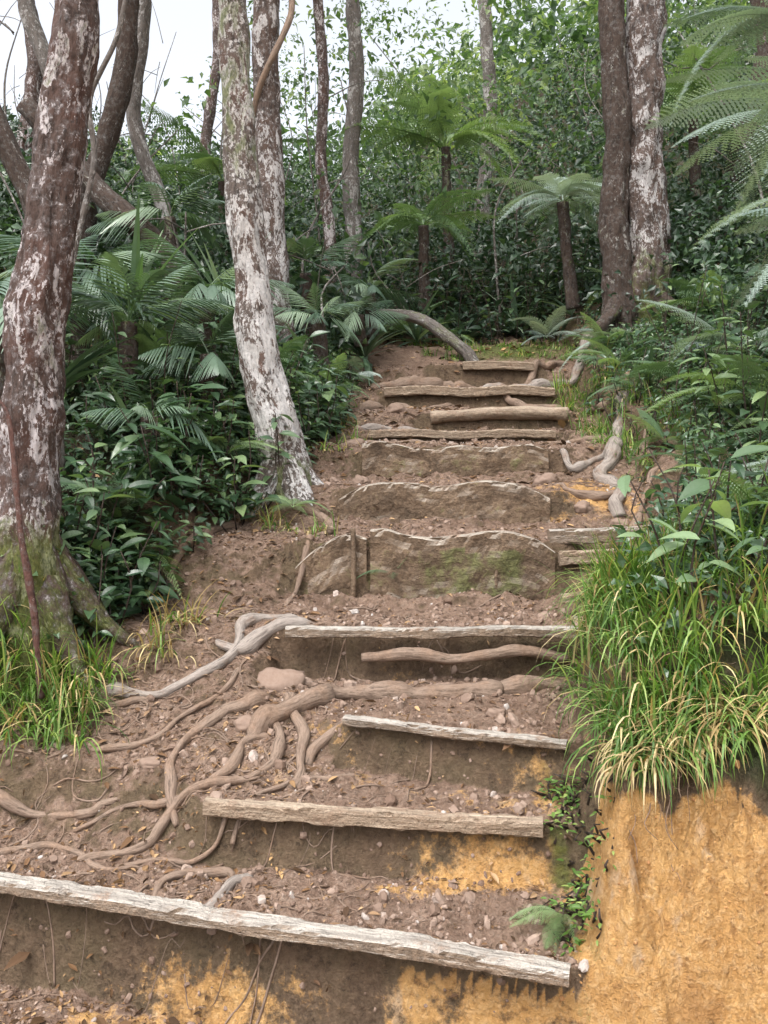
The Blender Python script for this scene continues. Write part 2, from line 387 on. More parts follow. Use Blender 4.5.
def wood_mat(name,d,l,mud=.5,face=.75,fd=(.10,.066,.04),fl=(.26,.175,.11)):
    m,nt=newmat(name); N=NT(nt); tc=N.attr('tc',True)
    g=N.n('ShaderNodeNewGeometry'); P=g.outputs['Position']
    a=N.noise(60,N.scale(tc,(1,1,.05)),5,.7); f=N.noise(160,N.scale(tc,(1,1,.08)),3,.7); b=N.noise(6,P,6,.75); k=N.noise(40,P,4,.7); q=N.noise(10,P,6,.75); q2=N.noise(3,P,4,.6)
    c=N.mix(N.mapr(a,.35,.65),d,l); c=N.mix(N.mapr(f,.54,.66,0,.75),c,tuple(x*.35 for x in d))
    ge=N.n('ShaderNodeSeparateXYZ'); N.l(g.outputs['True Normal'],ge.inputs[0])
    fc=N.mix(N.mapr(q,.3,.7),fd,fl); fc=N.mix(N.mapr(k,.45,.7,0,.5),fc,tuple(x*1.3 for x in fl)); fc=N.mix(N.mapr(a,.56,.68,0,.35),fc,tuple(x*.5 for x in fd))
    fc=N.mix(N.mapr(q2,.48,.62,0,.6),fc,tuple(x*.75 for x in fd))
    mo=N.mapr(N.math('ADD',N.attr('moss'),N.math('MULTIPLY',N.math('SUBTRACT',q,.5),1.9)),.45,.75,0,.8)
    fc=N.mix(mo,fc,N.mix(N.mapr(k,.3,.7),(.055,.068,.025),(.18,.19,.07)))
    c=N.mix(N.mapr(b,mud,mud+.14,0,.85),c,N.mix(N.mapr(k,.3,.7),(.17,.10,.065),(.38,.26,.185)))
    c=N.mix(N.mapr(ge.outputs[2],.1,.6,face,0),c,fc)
    bb=N.bump(q,.7,.035); bb=N.bump(a,.6,.006,bb); bb=N.bump(k,.7,.009,bb)
    N.out(c,.8,.3,bb); return m
def rock_mat(name='pebble_stone',A=(.14,.09,.065),B=(.36,.27,.215),C=(.44,.41,.385)):
    m,nt=newmat(name); N=NT(nt); g=N.n('ShaderNodeNewGeometry')
    v=N.attr('var'); n=N.noise(60,g.outputs['Position'],4)
    c=N.mix(v,A,B); c=N.mix(N.mapr(v,.88,1),c,C); c=N.mix(N.mapr(n,.4,.7,0,.6),c,tuple(x*1.25 for x in A))
    N.out(c,.8,.3,N.bump(n,.5,.004)); return m
M_SOIL=soil_mat(); M_ROCK=rock_mat(); M_CLAY=rock_mat('clay_clod',(.26,.13,.055),(.58,.33,.13),(.6,.38,.2))
M_BARK=bark_mat('lichen_bark',.545,(.034,.025,.021),(.145,.10,.085),(.62,.57,.57),1.,(.12,.055,.04)); M_BARK2=bark_mat('pale_lichen_bark',.475,(.05,.042,.037),(.22,.175,.15),(.76,.73,.71))
M_BARK3=bark_mat('mottled_bark',.525,(.04,.030,.027),(.16,.115,.095),(.60,.57,.56),1,(.12,.07,.05))
M_BARKD=bark_mat('dark_bark',.60,(.03,.022,.018),(.10,.07,.055),(.34,.32,.30),1,(.07,.045,.035)); M_BARKG=bark_mat('grey_bark',.54,(.08,.07,.062),(.23,.20,.18),(.48,.46,.44),1,(.14,.115,.10))
M_WOOD=wood_mat('weathered_timber',(.23,.165,.115),(.49,.395,.30),.53,.45); M_WOODG=wood_mat('grey_timber',(.26,.23,.20),(.52,.475,.42),.54,.8); M_STAKE=wood_mat('muddy_stake',(.13,.10,.075),(.26,.20,.15),.5,.7)
M_PLK=wood_mat('muddy_plank',(.26,.215,.175),(.50,.44,.37),.54,1.,(.085,.058,.038),(.245,.168,.11))
M_ROOT=root_mat('root_bark',(.12,.082,.060),(.31,.225,.17),.47); M_ROOTG=root_mat('pale_root_bark',(.17,.14,.12),(.38,.33,.29),.53)

# ------------------------------------------------------------------ ground mesh
def graded(lo,c0,c1,hi,st,g0,g1,maxs=4.):
    a=[c0]; s=st
    while a[-1]>lo: s=min(s*g0,maxs); a.append(a[-1]-s)
    b=[c1]; s=st
    while b[-1]<hi: s=min(s*g1,maxs); b.append(b[-1]+s)
    return np.array(a[::-1][:-1]+list(np.arange(c0,c1,st))+b)
xs=graded(-90,-1.9,1.7,90,.0115,1.045,1.045); ys=graded(-60,2.3,6.0,140,.0085,1.10,1.009)
X,Y=np.meshgrid(xs,ys); Z=H(X,Y)
ny,nx=X.shape
gy,gx=np.gradient(Z,ys,xs); slope=np.sqrt(gx**2+gy**2)
i=np.arange(ny-1)[:,None]*nx; j=np.arange(nx-1)[None]
Q=np.stack([i+j,i+j+1,i+nx+j+1,i+nx+j],-1).reshape(-1,4)
me=bpy.data.meshes.new('ground')
V=np.stack([X,Y,Z],-1).reshape(-1,3)
me.vertices.add(len(V)); me.vertices.foreach_set("co",V.astype(np.float32).ravel())
me.loops.add(len(Q)*4); me.loops.foreach_set("vertex_index",Q.astype(np.int32).ravel())
me.polygons.add(len(Q)); me.polygons.foreach_set("loop_start",(np.arange(len(Q))*4).astype(np.int32))
me.polygons.foreach_set("use_smooth",np.ones(len(Q),bool))
def att(n,v): a=me.attributes.new(n,"FLOAT","POINT"); a.data.foreach_set("value",np.asarray(v,np.float32).ravel())
dL=xleft(Y)-X; dR=X-xright(Y)+.08*fbm(X*5,Y*5,3,3)
att('riser',np.clip((slope-.6)/1.4,0,1)*np.where(dR>.1,.6,1))
def blob(cx,cy,rx,ry): return np.clip(1.25-np.sqrt(((X-cx)/rx)**2+((Y-cy)/ry)**2),0,1)
band=sm((-1.10-Z+.09*fbm(X*4,Y*4,1,3))/.10)
orange=np.maximum.reduce([sm((dR+.06)/.08)*(Y<3.02)*band*.95, .72*blob(.28,3.05,.50,.12)*(Z<-1.42), blob(.2,2.62,1.0,.18)*.72*(Z<-1.66), blob(-.7,2.85,.8,.18)*.60*(Z<-1.72),
   .68*blob(1.25,5.35,.45,.35),.40*blob(.5,3.25,.6,.25), .34*blob(-.3,3.5,.6,.5), .42*blob(-.25,3.78,.35,.2), .4*blob(.2,4.0,.6,.1)])
att('orange',orange)
moss=np.maximum.reduce([.5*blob(.0,4.66,.25,.12)*np.clip(slope,0,1), .45*blob(-.1,5.7,.5,.1),.5*blob(.3,5.22,.6,.1)*np.clip(slope,0,1), .72*blob(.60,2.95,.08,.55)*(Z>-1.75)*np.clip(slope,0,1), blob(1.3,9.3,1.0,.6)*.9, .55*blob(-.7,4.3,.3,.3), .45*blob(-.35,4.7,.5,.2), .45*blob(-.2,3.45,.3,.1), .55*blob(-.25,6.6,.35,1.2), .5*blob(1.65,7.5,.35,1.2)])
att('moss',moss)
forest=np.maximum.reduce([sm((dL-.0)/.5)*(Y>3.3),sm((dR-.35)/.5)*(Y>2.9),sm((Y-9.9)/.6), .60*sm((dR-.0)/.1)*(Y<3.02)*(1-band)])
att('forest',forest)
me.materials.append(M_SOIL); me.update(calc_edges=True)
gr=bpy.data.objects.new('ground',me); bpy.context.scene.collection.objects.link(gr)

# ------------------------------------------------------------------ timber steps
def beam(name,P,w,h,mat,stakes=(),moss=0.,log=False):
    mb=MB()
    if log: tube(mb,[(x,y,z,h/2*r) for x,y,z,r in P],18,.02,.16,9,0,.5,None,moss,.2,.2,rng.random()*50)
    else: tube(mb,P,24,.018,.06,9,0,.5,(w,h),moss,.35,0,rng.random()*50)
    for (x,y,z0,z1,r) in stakes:
        tube(mb,[(x,y,z0,r),(x+.004,y,(z0+z1)/2,r),(x,y+.01,z1,r*.85)],10,.02,.2,9,1,.5,None,.3,.3,0,x*9)
    return mb.build(name,[mat,M_STAKE])
def edge(k,n,zoff,wob=0,yo=0,x0=None,x1=None,r=1.):
    xl,yl,xr,yr,z,rec=STEPS[k]; x0=xl if x0 is None else x0; x1=xr if x1 is None else x1
    out=[]
    for t in np.linspace(0,1,n):
        x=lerp(x0,x1,t); y=yl+(yr-yl)*(x-xl)/(xr-xl)
        out.append((x,y+yo+rng.normal()*wob*.4,z+zoff+rng.normal()*wob,r))
    return out
beam('timber_step',edge(0,6,-.020,.004,-.035,-1.75,.53),.075,.045,M_WOODG)
beam('timber_step',edge(1,5,-.026,.004,-.035,-.64,.54),.062,.055,M_WOOD)
beam('timber_step',edge(2,5,-.014,.003,-.035),.05,.035,M_WOODG)
beam('timber_step',edge(3,5,-.020,.003,-.03,-.44,.88),.06,.045,M_WOODG)
def wavy(k,x0,x1,zs,w,h,mat,stakes=(),log=False,moss=0.,top=.006,yo=-.035):
    xl,yl,xr,yr,z,rec=STEPS[k]; n=len(zs)
    P=[(lerp(x0,x1,i/(n-1)),yl+(yr-yl)*(lerp(x0,x1,i/(n-1))-xl)/(xr-xl)+yo,z+top-h/2+zs[i],1) for i in range(n)]
    beam('timber_step',P,w,h,mat,stakes,moss,log)
def mossE(V): return .33+.38*np.exp(-((V[:,0]-.42)/.18)**2)+.42*np.exp(-((V[:,0]-.66)/.07)**2)-.8*(V[:,2]>-.66)
wavy(4,-.07,.88,[.03,.03,.0,-.012,-.015,-.005,.004,.018,.02,.005,-.025,-.085],.05,.36,M_PLK,[(-.16,4.635,-1.0,-.56,.014),(.575,4.640,-.98,-.64,.010)],moss=mossE)
wavy(4,-.46,-.09,[-.17,-.09,-.03,.0,-.02],.045,.30,M_PLK,moss=.3,yo=-.025)
wavy(5,-.27,.96,[-.09,-.025,.005,.01,.005,-.01,.0,.015,.02,.01,-.02,-.08],.05,.26,M_PLK,moss=.28)
wavy(6,-.14,1.05,[.0,.02,.0,-.02,-.03,-.02,-.01,-.02,-.02,-.01,-.005,-.04],.05,.26,M_PLK,moss=.35)
wavy(7,-.12,1.22,[.0,.01,-.005,.008,.0],.06,.06,M_WOOD)
wavy(8,.36,1.42,[-.03,0,.01,.0],.09,.10,M_WOOD,(),True)
wavy(9,.0,1.45,[-.01,.008,-.01,.01,-.01],.06,.08,M_WOOD)
wavy(10,.75,1.42,[.0,.005,-.01],.06,.08,M_WOOD)
def plank(pts,w,h,mat=M_WOOD): beam('timber_plank',[(x,y,z,1) for x,y,z in pts],w,h,mat)
plank([(.86,4.70,-.61),(1.15,4.72,-.605),(1.50,4.78,-.59)],.05,.075,M_WOODG)
plank([(.90,4.62,-.71),(1.2,4.65,-.70),(1.46,4.71,-.69)],.05,.07,M_WOOD)
plank([(.85,4.32,-.86),(1.1,4.34,-.83),(1.32,4.40,-.78)],.05,.045,M_WOOD)

# ------------------------------------------------------------------ roots
def root(name,pts,r0,r1,lift=.3,mat=M_ROOT,namp=.24,win=3):
    P=[]
    A=[(p[0],p[1],0,0) for p in pts]; C,l=resample(A,.06)
    ph=rng.random()*20
    hz=H(C[:,0],C[:,1]); h2=win//2
    k=np.ones(win)/win; hp=np.concatenate([[hz[0]]*h2,hz,[hz[-1]]*h2]); hz=np.maximum(np.convolve(hp,k,'valid'),hz-.01)
    m=len(C); jx=.055*fbm(l*4+ph,0*l,0*l,3); jz=.5*fbm(l*5+ph,0*l+3,0*l,3); jr=fbm(l*7+ph,0*l+7,0*l,3)
    for i in range(m):
        t=i/(m-1); r=lerp(r0,r1,t)*(1+.5*jr[i])
        x=C[i,0]+jx[i]; y=C[i,1]+jx[(i*3)%m]*.3
        z=hz[i]+r*(lift+jz[i])
        if i==0 or i==m-1: z-=r*1.2
        P.append((x,y,z,max(r,.003)))
    P=np.array(P); mb=MB(); tube(mb,P,14,.014,namp,14,0,.5,None,.0,.2,.3,ph); return mb.build(name,[mat])
RT=[([(-.38,4.28),(-.62,4.22),(-.72,4.02),(-.80,3.92),(-.95,3.86),(-1.22,3.88)],.026,.020,M_ROOTG),
 ([(-.50,3.62),(-.36,3.74),(-.18,3.86),(.12,3.88),(.42,3.88),(.62,3.92),(.85,3.98)],.045,.032,M_ROOT),
 ([(-.37,3.86),(-.38,3.70),(-.30,3.52),(-.34,3.36)],.024,.020,M_ROOT),
 ([(-.12,3.66),(-.24,3.58),(-.31,3.50)],.018,.02,M_ROOT),
 ([(-.46,3.72),(-.43,3.50),(-.52,3.40),(-.70,3.36),(-.88,3.27),(-1.12,3.26)],.022,.014,M_ROOT),
 ([(-.50,3.84),(-.66,3.74),(-.76,3.60),(-.80,3.42),(-.78,3.30)],.036,.014,M_ROOT),
 ([(-.44,3.62),(-.55,3.55),(-.62,3.42),(-.80,3.36),(-.95,3.40),(-1.15,3.36)],.018,.010,M_ROOT),
 ([(-1.75,3.60),(-1.45,3.46),(-1.2,3.40),(-1.0,3.42)],.020,.014,M_ROOT),
 ([(-.50,3.16),(-.68,3.15),(-.77,3.10),(-.76,2.98)],.018,.012,M_ROOT),
 ([(-.46,3.14),(-.56,3.02),(-.58,2.97),(-.62,2.94)],.024,.014,M_ROOTG),
 ([(-1.0,3.85),(-1.2,3.80),(-1.4,3.70),(-1.55,3.68)],.016,.010,M_ROOT),
 ([(-.33,4.16),(-.5,4.12),(-.66,4.06),(-.8,4.1)],.034,.018,M_ROOTG),
 ([(-.62,3.98),(-.8,3.72),(-.98,3.62),(-1.15,3.58)],.016,.01,M_ROOT),
 ([(-1.0,3.2),(-.8,3.22),(-.62,3.2),(-.5,3.28)],.012,.007,M_ROOT),
 ([(-1.5,3.3),(-1.2,3.32),(-1.0,3.18),(-.85,3.2)],.014,.008,M_ROOT),
 ([(-.1,3.45),(-.2,3.38),(-.3,3.40),(-.45,3.33),(-.5,3.2)],.012,.008,M_ROOT),
 ([(1.90,6.7),(1.74,6.6),(1.60,6.25),(1.52,5.9),(1.38,5.65),(1.42,5.4),(1.32,5.15)],.050,.034,M_ROOTG),
 ([(1.42,5.4),(1.28,5.3),(1.15,5.32),(1.02,5.45)],.03,.018,M_ROOT),
 ([(1.52,5.9),(1.36,5.8),(1.2,5.7),(1.1,5.85)],.028,.018,M_ROOTG),
 ([(1.38,5.0),(1.5,5.2),(1.62,5.35),(1.8,5.5)],.022,.014,M_ROOT),
 ([(1.9,5.3),(1.7,5.7),(1.75,6.0),(2.0,6.3)],.025,.02,M_ROOT),
 ([(-.55,5.3),(-.35,5.15),(-.33,4.95),(-.5,4.5)],.03,.010,M_ROOT),
 ([(-.2,7.3),(.1,7.5),(.35,7.45),(.6,7.6)],.04,.03,M_ROOT),
 ([(-.3,6.3),(-.05,6.15),(.15,6.2),(.4,6.1)],.025,.012,M_ROOT),
 ([(-.2,6.8),(.0,6.85),(.2,6.75),(.35,6.85)],.03,.02,M_ROOTG),
 ([(1.6,6.2),(1.4,6.3),(1.2,6.2),(1.05,6.3)],.025,.015,M_ROOT),
 ([(-.8,5.2),(-1.0,4.8),(-1.1,4.45),(-1.0,4.2)],.03,.012,M_ROOT)]
for pts,a,b,m in RT: root('tree_root',pts,a,b,.3,m)
for pts,a,b,m in [([(.85,7.9),(1.1,8.0),(1.4,8.15),(1.7,8.4),(1.95,8.7),(2.15,8.8)],.035,.055,M_ROOTG),([(1.0,8.3),(1.3,8.45),(1.55,8.7),(1.8,8.9)],.03,.035,M_ROOT),
 ([(-.15,8.25),(.15,8.4),(.5,8.45),(.9,8.5)],.05,.055,M_ROOT),([(1.0,8.15),(1.02,7.8),(1.2,7.45),(1.5,7.25),(1.72,6.9)],.03,.025,M_ROOT),([(2.1,8.4),(1.95,7.9),(1.85,7.4),(1.9,6.9)],.04,.03,M_ROOT)]: root('tree_root',pts,a,b,.7,m,.24,7)
mb=MB(); tube(mb,[(-.1,4.02,-1.06,.018),(.15,4.0,-1.04,.026),(.3,4.0,-1.065,.024),(.45,4.0,-1.045,.022),(.62,4.02,-1.03,.028),(.82,4.04,-1.07,.018)],12,.016,.28,14,0,.5,None,0,.25,.25,3); mb.build('tree_root',[M_ROOT])
mb=MB()
for _ in range(340):
    if rng.random()<.62: x,y=rng.uniform(-1.6,-.1),rng.uniform(2.8,4.4)
    else: x,y=rng.uniform(-.6,1.5),rng.uniform(2.8,7.5)
    a=rng.uniform(0,2*pi); pts=[]; r=rng.uniform(.0015,.006)
    for i in range(8):
        pts.append((x,y,float(H(x,y))+r*.6,r*(1-i*.09))); a+=rng.normal()*.5; x+=.045*math.cos(a); y+=.028*math.sin(a)
    tube(mb,pts,6,.02,.1,10,0,.5)
for _ in range(40):
    x=rng.uniform(.66,1.7); y=2.80+.02*rng.normal(); z=float(H(x,y)); pts=[]; r=rng.uniform(.0012,.003); L=rng.uniform(.05,.25)
    for i in range(6): pts.append((x+.015*rng.normal(),y-.10*i/5-.02,z-L*i/5+.01,r*(1-i*.12)))
    tube(mb,pts,5,.02,.1,10,0,.5)
mb.build('rootlets_and_twigs',[M_ROOT])

# ------------------------------------------------------------------ stones, litter
mb=MB()
def pathpts(n,ymin=2.4,ymax=8.8):
    y=ymin+(ymax-ymin)*rng.random(n)**1.5; x=rng.uniform(-1.9,1.8,n)
    k=(x>xleft(y)-.1)&(x<xright(y)+.0); x,y=x[k],y[k]
    z=H(x,y); sl=np.abs(H(x,y+.02)-z)/.02+np.abs(H(x+.02,y)-z)/.02
    cl=fbm(x*2.5,y*2.5,6.6,3); return x,y,z,sl,cl
def rocks(mb,x,y,z,s,var=None,mat=0):
    n=len(x); g=rng.integers(4,size=n); var=rng.random(n) if var is None else var
    for t in range(4):
        k=g==t
        if k.any(): mb.inst(ROCKS[t],np.stack([x,y,z],1)[k],rng.normal(size=(k.sum(),3)),rng.normal(size=(k.sum(),3)),s[k][:,None]*rng.uniform(.5,1.25,(k.sum(),3)),mat,var[k])
x,y,z,sl,cl=pathpts(50000); k=(sl<.9)&(cl>-.3)&(rng.random(len(x))<.30+.7*np.clip(cl+.25,0,1)); x,y,z=x[k],y[k],z[k]; n=len(x)
s=np.clip(np.exp(rng.normal(-5.30,.62,n)),.002,.032); rocks(mb,x,y,z+s*.12,s,rng.random(n)**1.2)
x,y,z,sl,cl=pathpts(9000); k=(sl>.9); x,y,z=x[k][:1500],y[k][:1500],z[k][:1500]; n=len(x)
s=np.clip(np.exp(rng.normal(-5.2,.5,n)),.003,.02); rocks(mb,x,y,z,s,rng.random(n)*.6)
mb.build('gravel',[M_ROCK])
mb=MB(); n=260; x=rng.uniform(.5,1.7,n);y=rng.uniform(2.38,2.85,n);z=H(x,y);s=np.clip(np.exp(rng.normal(-5.5,.5,n)),.002,.012); rocks(mb,x,y,z-s*.35,s,rng.random(n)*.85)
mb.build('clay_clods',[M_CLAY])
def stone(x,y,s,zo=0):
    v,q=ROCK; 
    for _ in range(2):
        V=list(map(tuple,v)); mid={}; Q2=[]
        def md(a,b):
            k=(min(a,b),max(a,b))
            if k not in mid: mid[k]=len(V); V.append(tuple((np.array(V[a])+np.array(V[b]))/2))
            return mid[k]
        for f in q:
            c=len(V); V.append(tuple(np.mean([V[i] for i in f],axis=0))); e=[md(f[i],f[(i+1)%4]) for i in range(4)]
            for i in range(4): Q2.append([f[i],e[i],c,e[i-1]])
        v=np.array(V); q=np.array(Q2)
    v=v/np.linalg.norm(v,axis=1)[:,None]**.5
    n=fbm(v[:,0]*1.2+x*9,v[:,1]*1.2+y*7,v[:,2]*1.2,4); v=v*(1+.35*n)[:,None]*np.array(s)
    m=MB(); m.add(v+[x,y,float(H(x,y))+zo],q,0,.4,None,True); m.build('rock',[M_ROCK])
for a in [(-.48,3.98,(.14,.08,.09),-.035),(.27,3.92,(.05,.04,.035),.0),(.55,3.35,(.04,.03,.03),0),(1.0,5.55,(.09,.06,.06),0),(-.55,3.65,(.06,.05,.04),0),(-.15,5.55,(.06,.05,.05),0),(.45,3.62,(.04,.03,.03),0),(1.32,5.05,(.06,.05,.04),0),(-.2,6.2,(.09,.07,.07),0),(1.15,5.2,(.05,.04,.04),0),(-.9,3.5,(.05,.04,.03),0),(.1,7.1,(.08,.06,.05),0)]: stone(*a)
mb=MB()
x,y,z,sl,cl=pathpts(34000); cl2=fbm(x*2,y*2,1.6,3); k=(rng.random(len(x))<.25+.5*np.clip(cl2+.1,0,1)+.5*(x<-.35)+.2*(y>5.5)); x,y,z=x[k],y[k],z[k]; n=len(x)
F=rng.normal(size=(n,3)); F[:,2]*=.15; U=rng.normal(size=(n,3))*.35+[0,0,1]
mb.inst(LEAFM,np.stack([x,y,z+.005],1),F,U,np.exp(rng.normal(-3.9,.48,n))*np.clip(y/4,1,1.8),var=rng.random(n))
n=9000; x=rng.uniform(-5,5,n); y=rng.uniform(3,11,n); k=((x<xleft(y))|(x>xright(y)+.2)|(y>9)); x,y=x[k],y[k]; n=len(x)
F=rng.normal(size=(n,3)); F[:,2]*=.2; U=rng.normal(size=(n,3))*.4+[0,0,1]
mb.inst(LEAFM,np.stack([x,y,H(x,y)+.01],1),F,U,rng.uniform(.03,.09,n))
mb.build('fallen_leaves',[M_LITTER])

# ------------------------------------------------------------------ trees
def rdir(n,up=0.): 
    d=rng.normal(size=(n,3)); d[:,2]+=up; return d/np.linalg.norm(d,axis=1)[:,None]
def leafcloud(mb,C,R,K,size,mat,tpl=LEAF,flat=.7,up=.8,vb=None):
    n=len(C); R=np.broadcast_to(R,(n,)); d=rdir(n*K); d[:,2]*=flat
    O=np.repeat(C,K,0)+d*np.repeat(R,K)[:,None]*rng.random(n*K)[:,None]**.45
    F=d+rng.normal(size=(n*K,3))*.6; F[:,2]-=.25; U=rng.normal(size=(n*K,3))*.5+[0,-.25,up]
    base=np.repeat(rng.random(n),K) if vb is None else np.repeat(vb,K)
    sz=np.repeat(rng.uniform(.55,1.4,n),K)
    mb.inst(tpl,O,F,U,rng.uniform(.7,1.25,n*K)*size*sz,mat,np.clip(base*.6+.4*rng.random(n*K),0,1))
def tree(name,P,bark,ring=40,ds=.035,namp=.13,flute=None,moss=0.,limbs=5,leafsize=.09,top_leaves=60,extra=None,lump=.12):
    mb=MB(); sd=rng.random()*40
    tube(mb,P,ring,ds,namp,7,0,.5,None,moss,.25,lump,sd,flute)
    top=np.array(P[-1][:3]); 
    for i in range(limbs):
        t=rng.uniform(.72,.99); C,l=resample(P,.2); k=int(t*(len(C)-1)); b=C[k,:3]; r=C[k,3]*.5
        a=rng.uniform(0,2*pi); L=rng.uniform(.9,1.8); d=np.array([math.cos(a),math.sin(a),rng.uniform(.4,1)])
        pts=[(*(b),r),(*(b+d*L*.35+[0,0,.05]),r*.8),(*(b+d*L*.7+rng.normal(size=3)*.08),r*.55),(*(b+d*L),r*.25)]
        tube(mb,pts,8,.08,.1,6,0,.5)
        cc=b+d*L+rng.normal(size=(top_leaves//limbs//2+3,3))*.45
        leafcloud(mb,cc,.4,12,leafsize,1)
    leafcloud(mb,top+rng.normal(size=(top_leaves//3,3))*[.7,.7,.35],.4,12,leafsize,1)
    if extra: extra(mb)
    return mb.build(name,[bark,M_CAN,M_ROOT])
def ms1(V): return np.clip(.75-(V[:,2]+.75)*1.1,0,.8)+.22+.18*np.sin(V[:,2]*5)
def ex1(mb):
    for q in ([(-1.58,4.02,-.45,.07),(-1.5,3.96,-.68,.075),(-1.40,3.90,-.92,.055),(-1.28,3.84,-1.1,.035),(-1.18,3.78,-1.22,.02)],[(-1.60,4.0,-.45,.07),(-1.64,3.86,-.75,.075),(-1.68,3.74,-1.0,.05),(-1.70,3.62,-1.2,.03)],[(-1.55,4.05,-.5,.06),(-1.42,4.05,-.72,.06),(-1.26,4.06,-.92,.04),(-1.1,4.1,-1.05,.02)]):
        tube(mb,q,18,.018,.2,9,0,.5,None,.6,.3,.2,q[0][0])
tree('tree',[(-1.56,4.0,-1.25,.21),(-1.57,4.0,-.85,.165),(-1.585,4.0,-.5,.142),(-1.585,4.02,-.13,.130),(-1.54,4.03,.53,.122),(-1.46,4.05,1.2,.106),(-1.39,4.08,1.87,.098),(-1.3,4.1,2.8,.09),(-1.25,4.2,4.0,.07),(-1.3,4.3,5.0,.03)],M_BARK,80,.016,.15,lambda l:.16*np.exp(-l/.35),moss=ms1,extra=ex1,limbs=6,top_leaves=40,lump=.18)
mb=MB(); tube(mb,[(-1.66,3.86,.10,.007),(-1.60,3.84,.0,.010),(-1.555,3.80,-.25,.013),(-1.515,3.76,-.5,.014),(-1.455,3.74,-.8,.014),(-1.42,3.72,-1.15,.016)],12,.015,.25,12,0,.5,None,.0,.3,.3,4.)
mb.build('sapling_stem',[bark_mat('reddish_bark',.60,(.06,.03,.025),(.19,.10,.08),(.4,.33,.3),1.5,(.15,.065,.05))])
def ms2(V): return np.clip(.62-(V[:,2]+.3)*1.6,0,.7)+np.clip((V[:,2]-.9)*.9,0,.58)
def ex2(mb):
    for q in ([(-.62,5.48,-.2,.08),(-.52,5.36,-.42,.08),(-.42,5.24,-.56,.045),(-.35,5.1,-.68,.02)],[(-.64,5.46,-.2,.08),(-.74,5.3,-.48,.06),(-.85,5.12,-.72,.03)],[(-.6,5.5,-.2,.08),(-.45,5.5,-.38,.055),(-.25,5.45,-.5,.025)]):
        tube(mb,q,16,.018,.18,9,0,.5,None,.4,.3,.15,q[0][0])
tree('tree',[(-.56,5.5,-.75,.22),(-.585,5.5,-.42,.165),(-.64,5.5,-.1,.135),(-.73,5.5,.24,.122),(-.82,5.5,.92,.108),(-.88,5.5,1.65,.100),(-.93,5.5,2.57,.09),(-.98,5.5,3.6,.08),(-.9,5.6,4.8,.06),(-.95,5.6,5.8,.03)],M_BARK2,72,.018,.14,lambda l:.14*np.exp(-l/.3),moss=ms2,extra=ex2,limbs=6,top_leaves=40,lump=.15)
def ex3(mb):
    pts=[]
    for i in range(22):
        t=i/21; z=1.9+t*3.0; a=t*9+1
        pts.append((-1.03+.15*math.cos(a)+.1*t,8+.15*math.sin(a),z,.028))
    tube(mb,pts,10,.04,.15,8,2,.5)
tree('tree',[(-.95,8,.6,.2),(-.98,8,1.1,.145),(-1.0,8,1.8,.125),(-1.04,8,2.8,.12),(-1.05,8,4.2,.11),(-1.0,8,6,.09),(-1.0,8,7,.04)],M_BARK3,40,.04,.1,extra=ex3,leafsize=.11,lump=.2,moss=.2)
tree('tree',[(-.42,11,1.2,.15),(-.37,11,2.2,.115),(-.41,11,3.1,.10),(-.34,11,4.2,.09),(-.38,11,5.4,.08),(-.3,11,7.5,.05)],M_BARKG,24,.06,.15,leafsize=.12,lump=.2,moss=.2)
tree('tree',[(-.62,10,.9,.10),(-.60,10,2.0,.07),(-.70,10,2.9,.06),(-.67,10,3.7,.058),(-.74,10,4.9,.055),(-.7,10,6.5,.03)],M_BARK,20,.06,.15,leafsize=.12,lump=.2)
def ms6(V): return np.clip(.5-(V[:,2]-1.2)*.6,0,.6)+.18
mb=MB(); tube(mb,[(2.50,8.5,.5,.30),(2.46,8.5,1.1,.23),(2.48,8.5,1.9,.19),(2.44,8.5,2.8,.18),(2.47,8.5,4.0,.17),(2.42,8.5,5.6,.14),(2.4,8.5,7.5,.07)],56,.025,.17,7,0,.5,None,ms6,.25,.2,4.,lambda l:.14*np.exp(-l/.5))
tube(mb,[(2.26,8.42,.5,.22),(2.20,8.42,1.2,.145),(2.15,8.44,2.0,.125),(2.19,8.44,2.7,.12),(2.14,8.45,3.6,.115),(2.10,8.5,4.8,.10),(1.9,8.5,6.2,.05)],32,.04,.2,7,3,.5,None,.30,.25,.2,8)
for q in ([(2.25,8.45,1.2,.1),(2.1,8.25,1.0,.08),(1.9,8.0,.8,.045)],[(2.5,8.45,1.2,.1),(2.65,8.2,1.0,.07),(2.75,7.9,.9,.04)]):
    tube(mb,q,14,.03,.2,9,3,.5,None,.45,.3,.15,q[0][0])
for i in range(5):
    a=rng.uniform(0,2*pi); b=np.array([2.42,8.5,rng.uniform(5.2,7)]); d=np.array([math.cos(a),math.sin(a),.7]); L=1.5
    tube(mb,[(*b,.06),(*(b+d*.6),.045),(*(b+d*L),.02)],8,.08,.1,6,0,.5); leafcloud(mb,b+d*L+rng.normal(size=(8,3))*.5,.4,12,.11,1)
mb.build('tree',[M_BARK3,M_CAN,M_ROOT,M_BARKD])
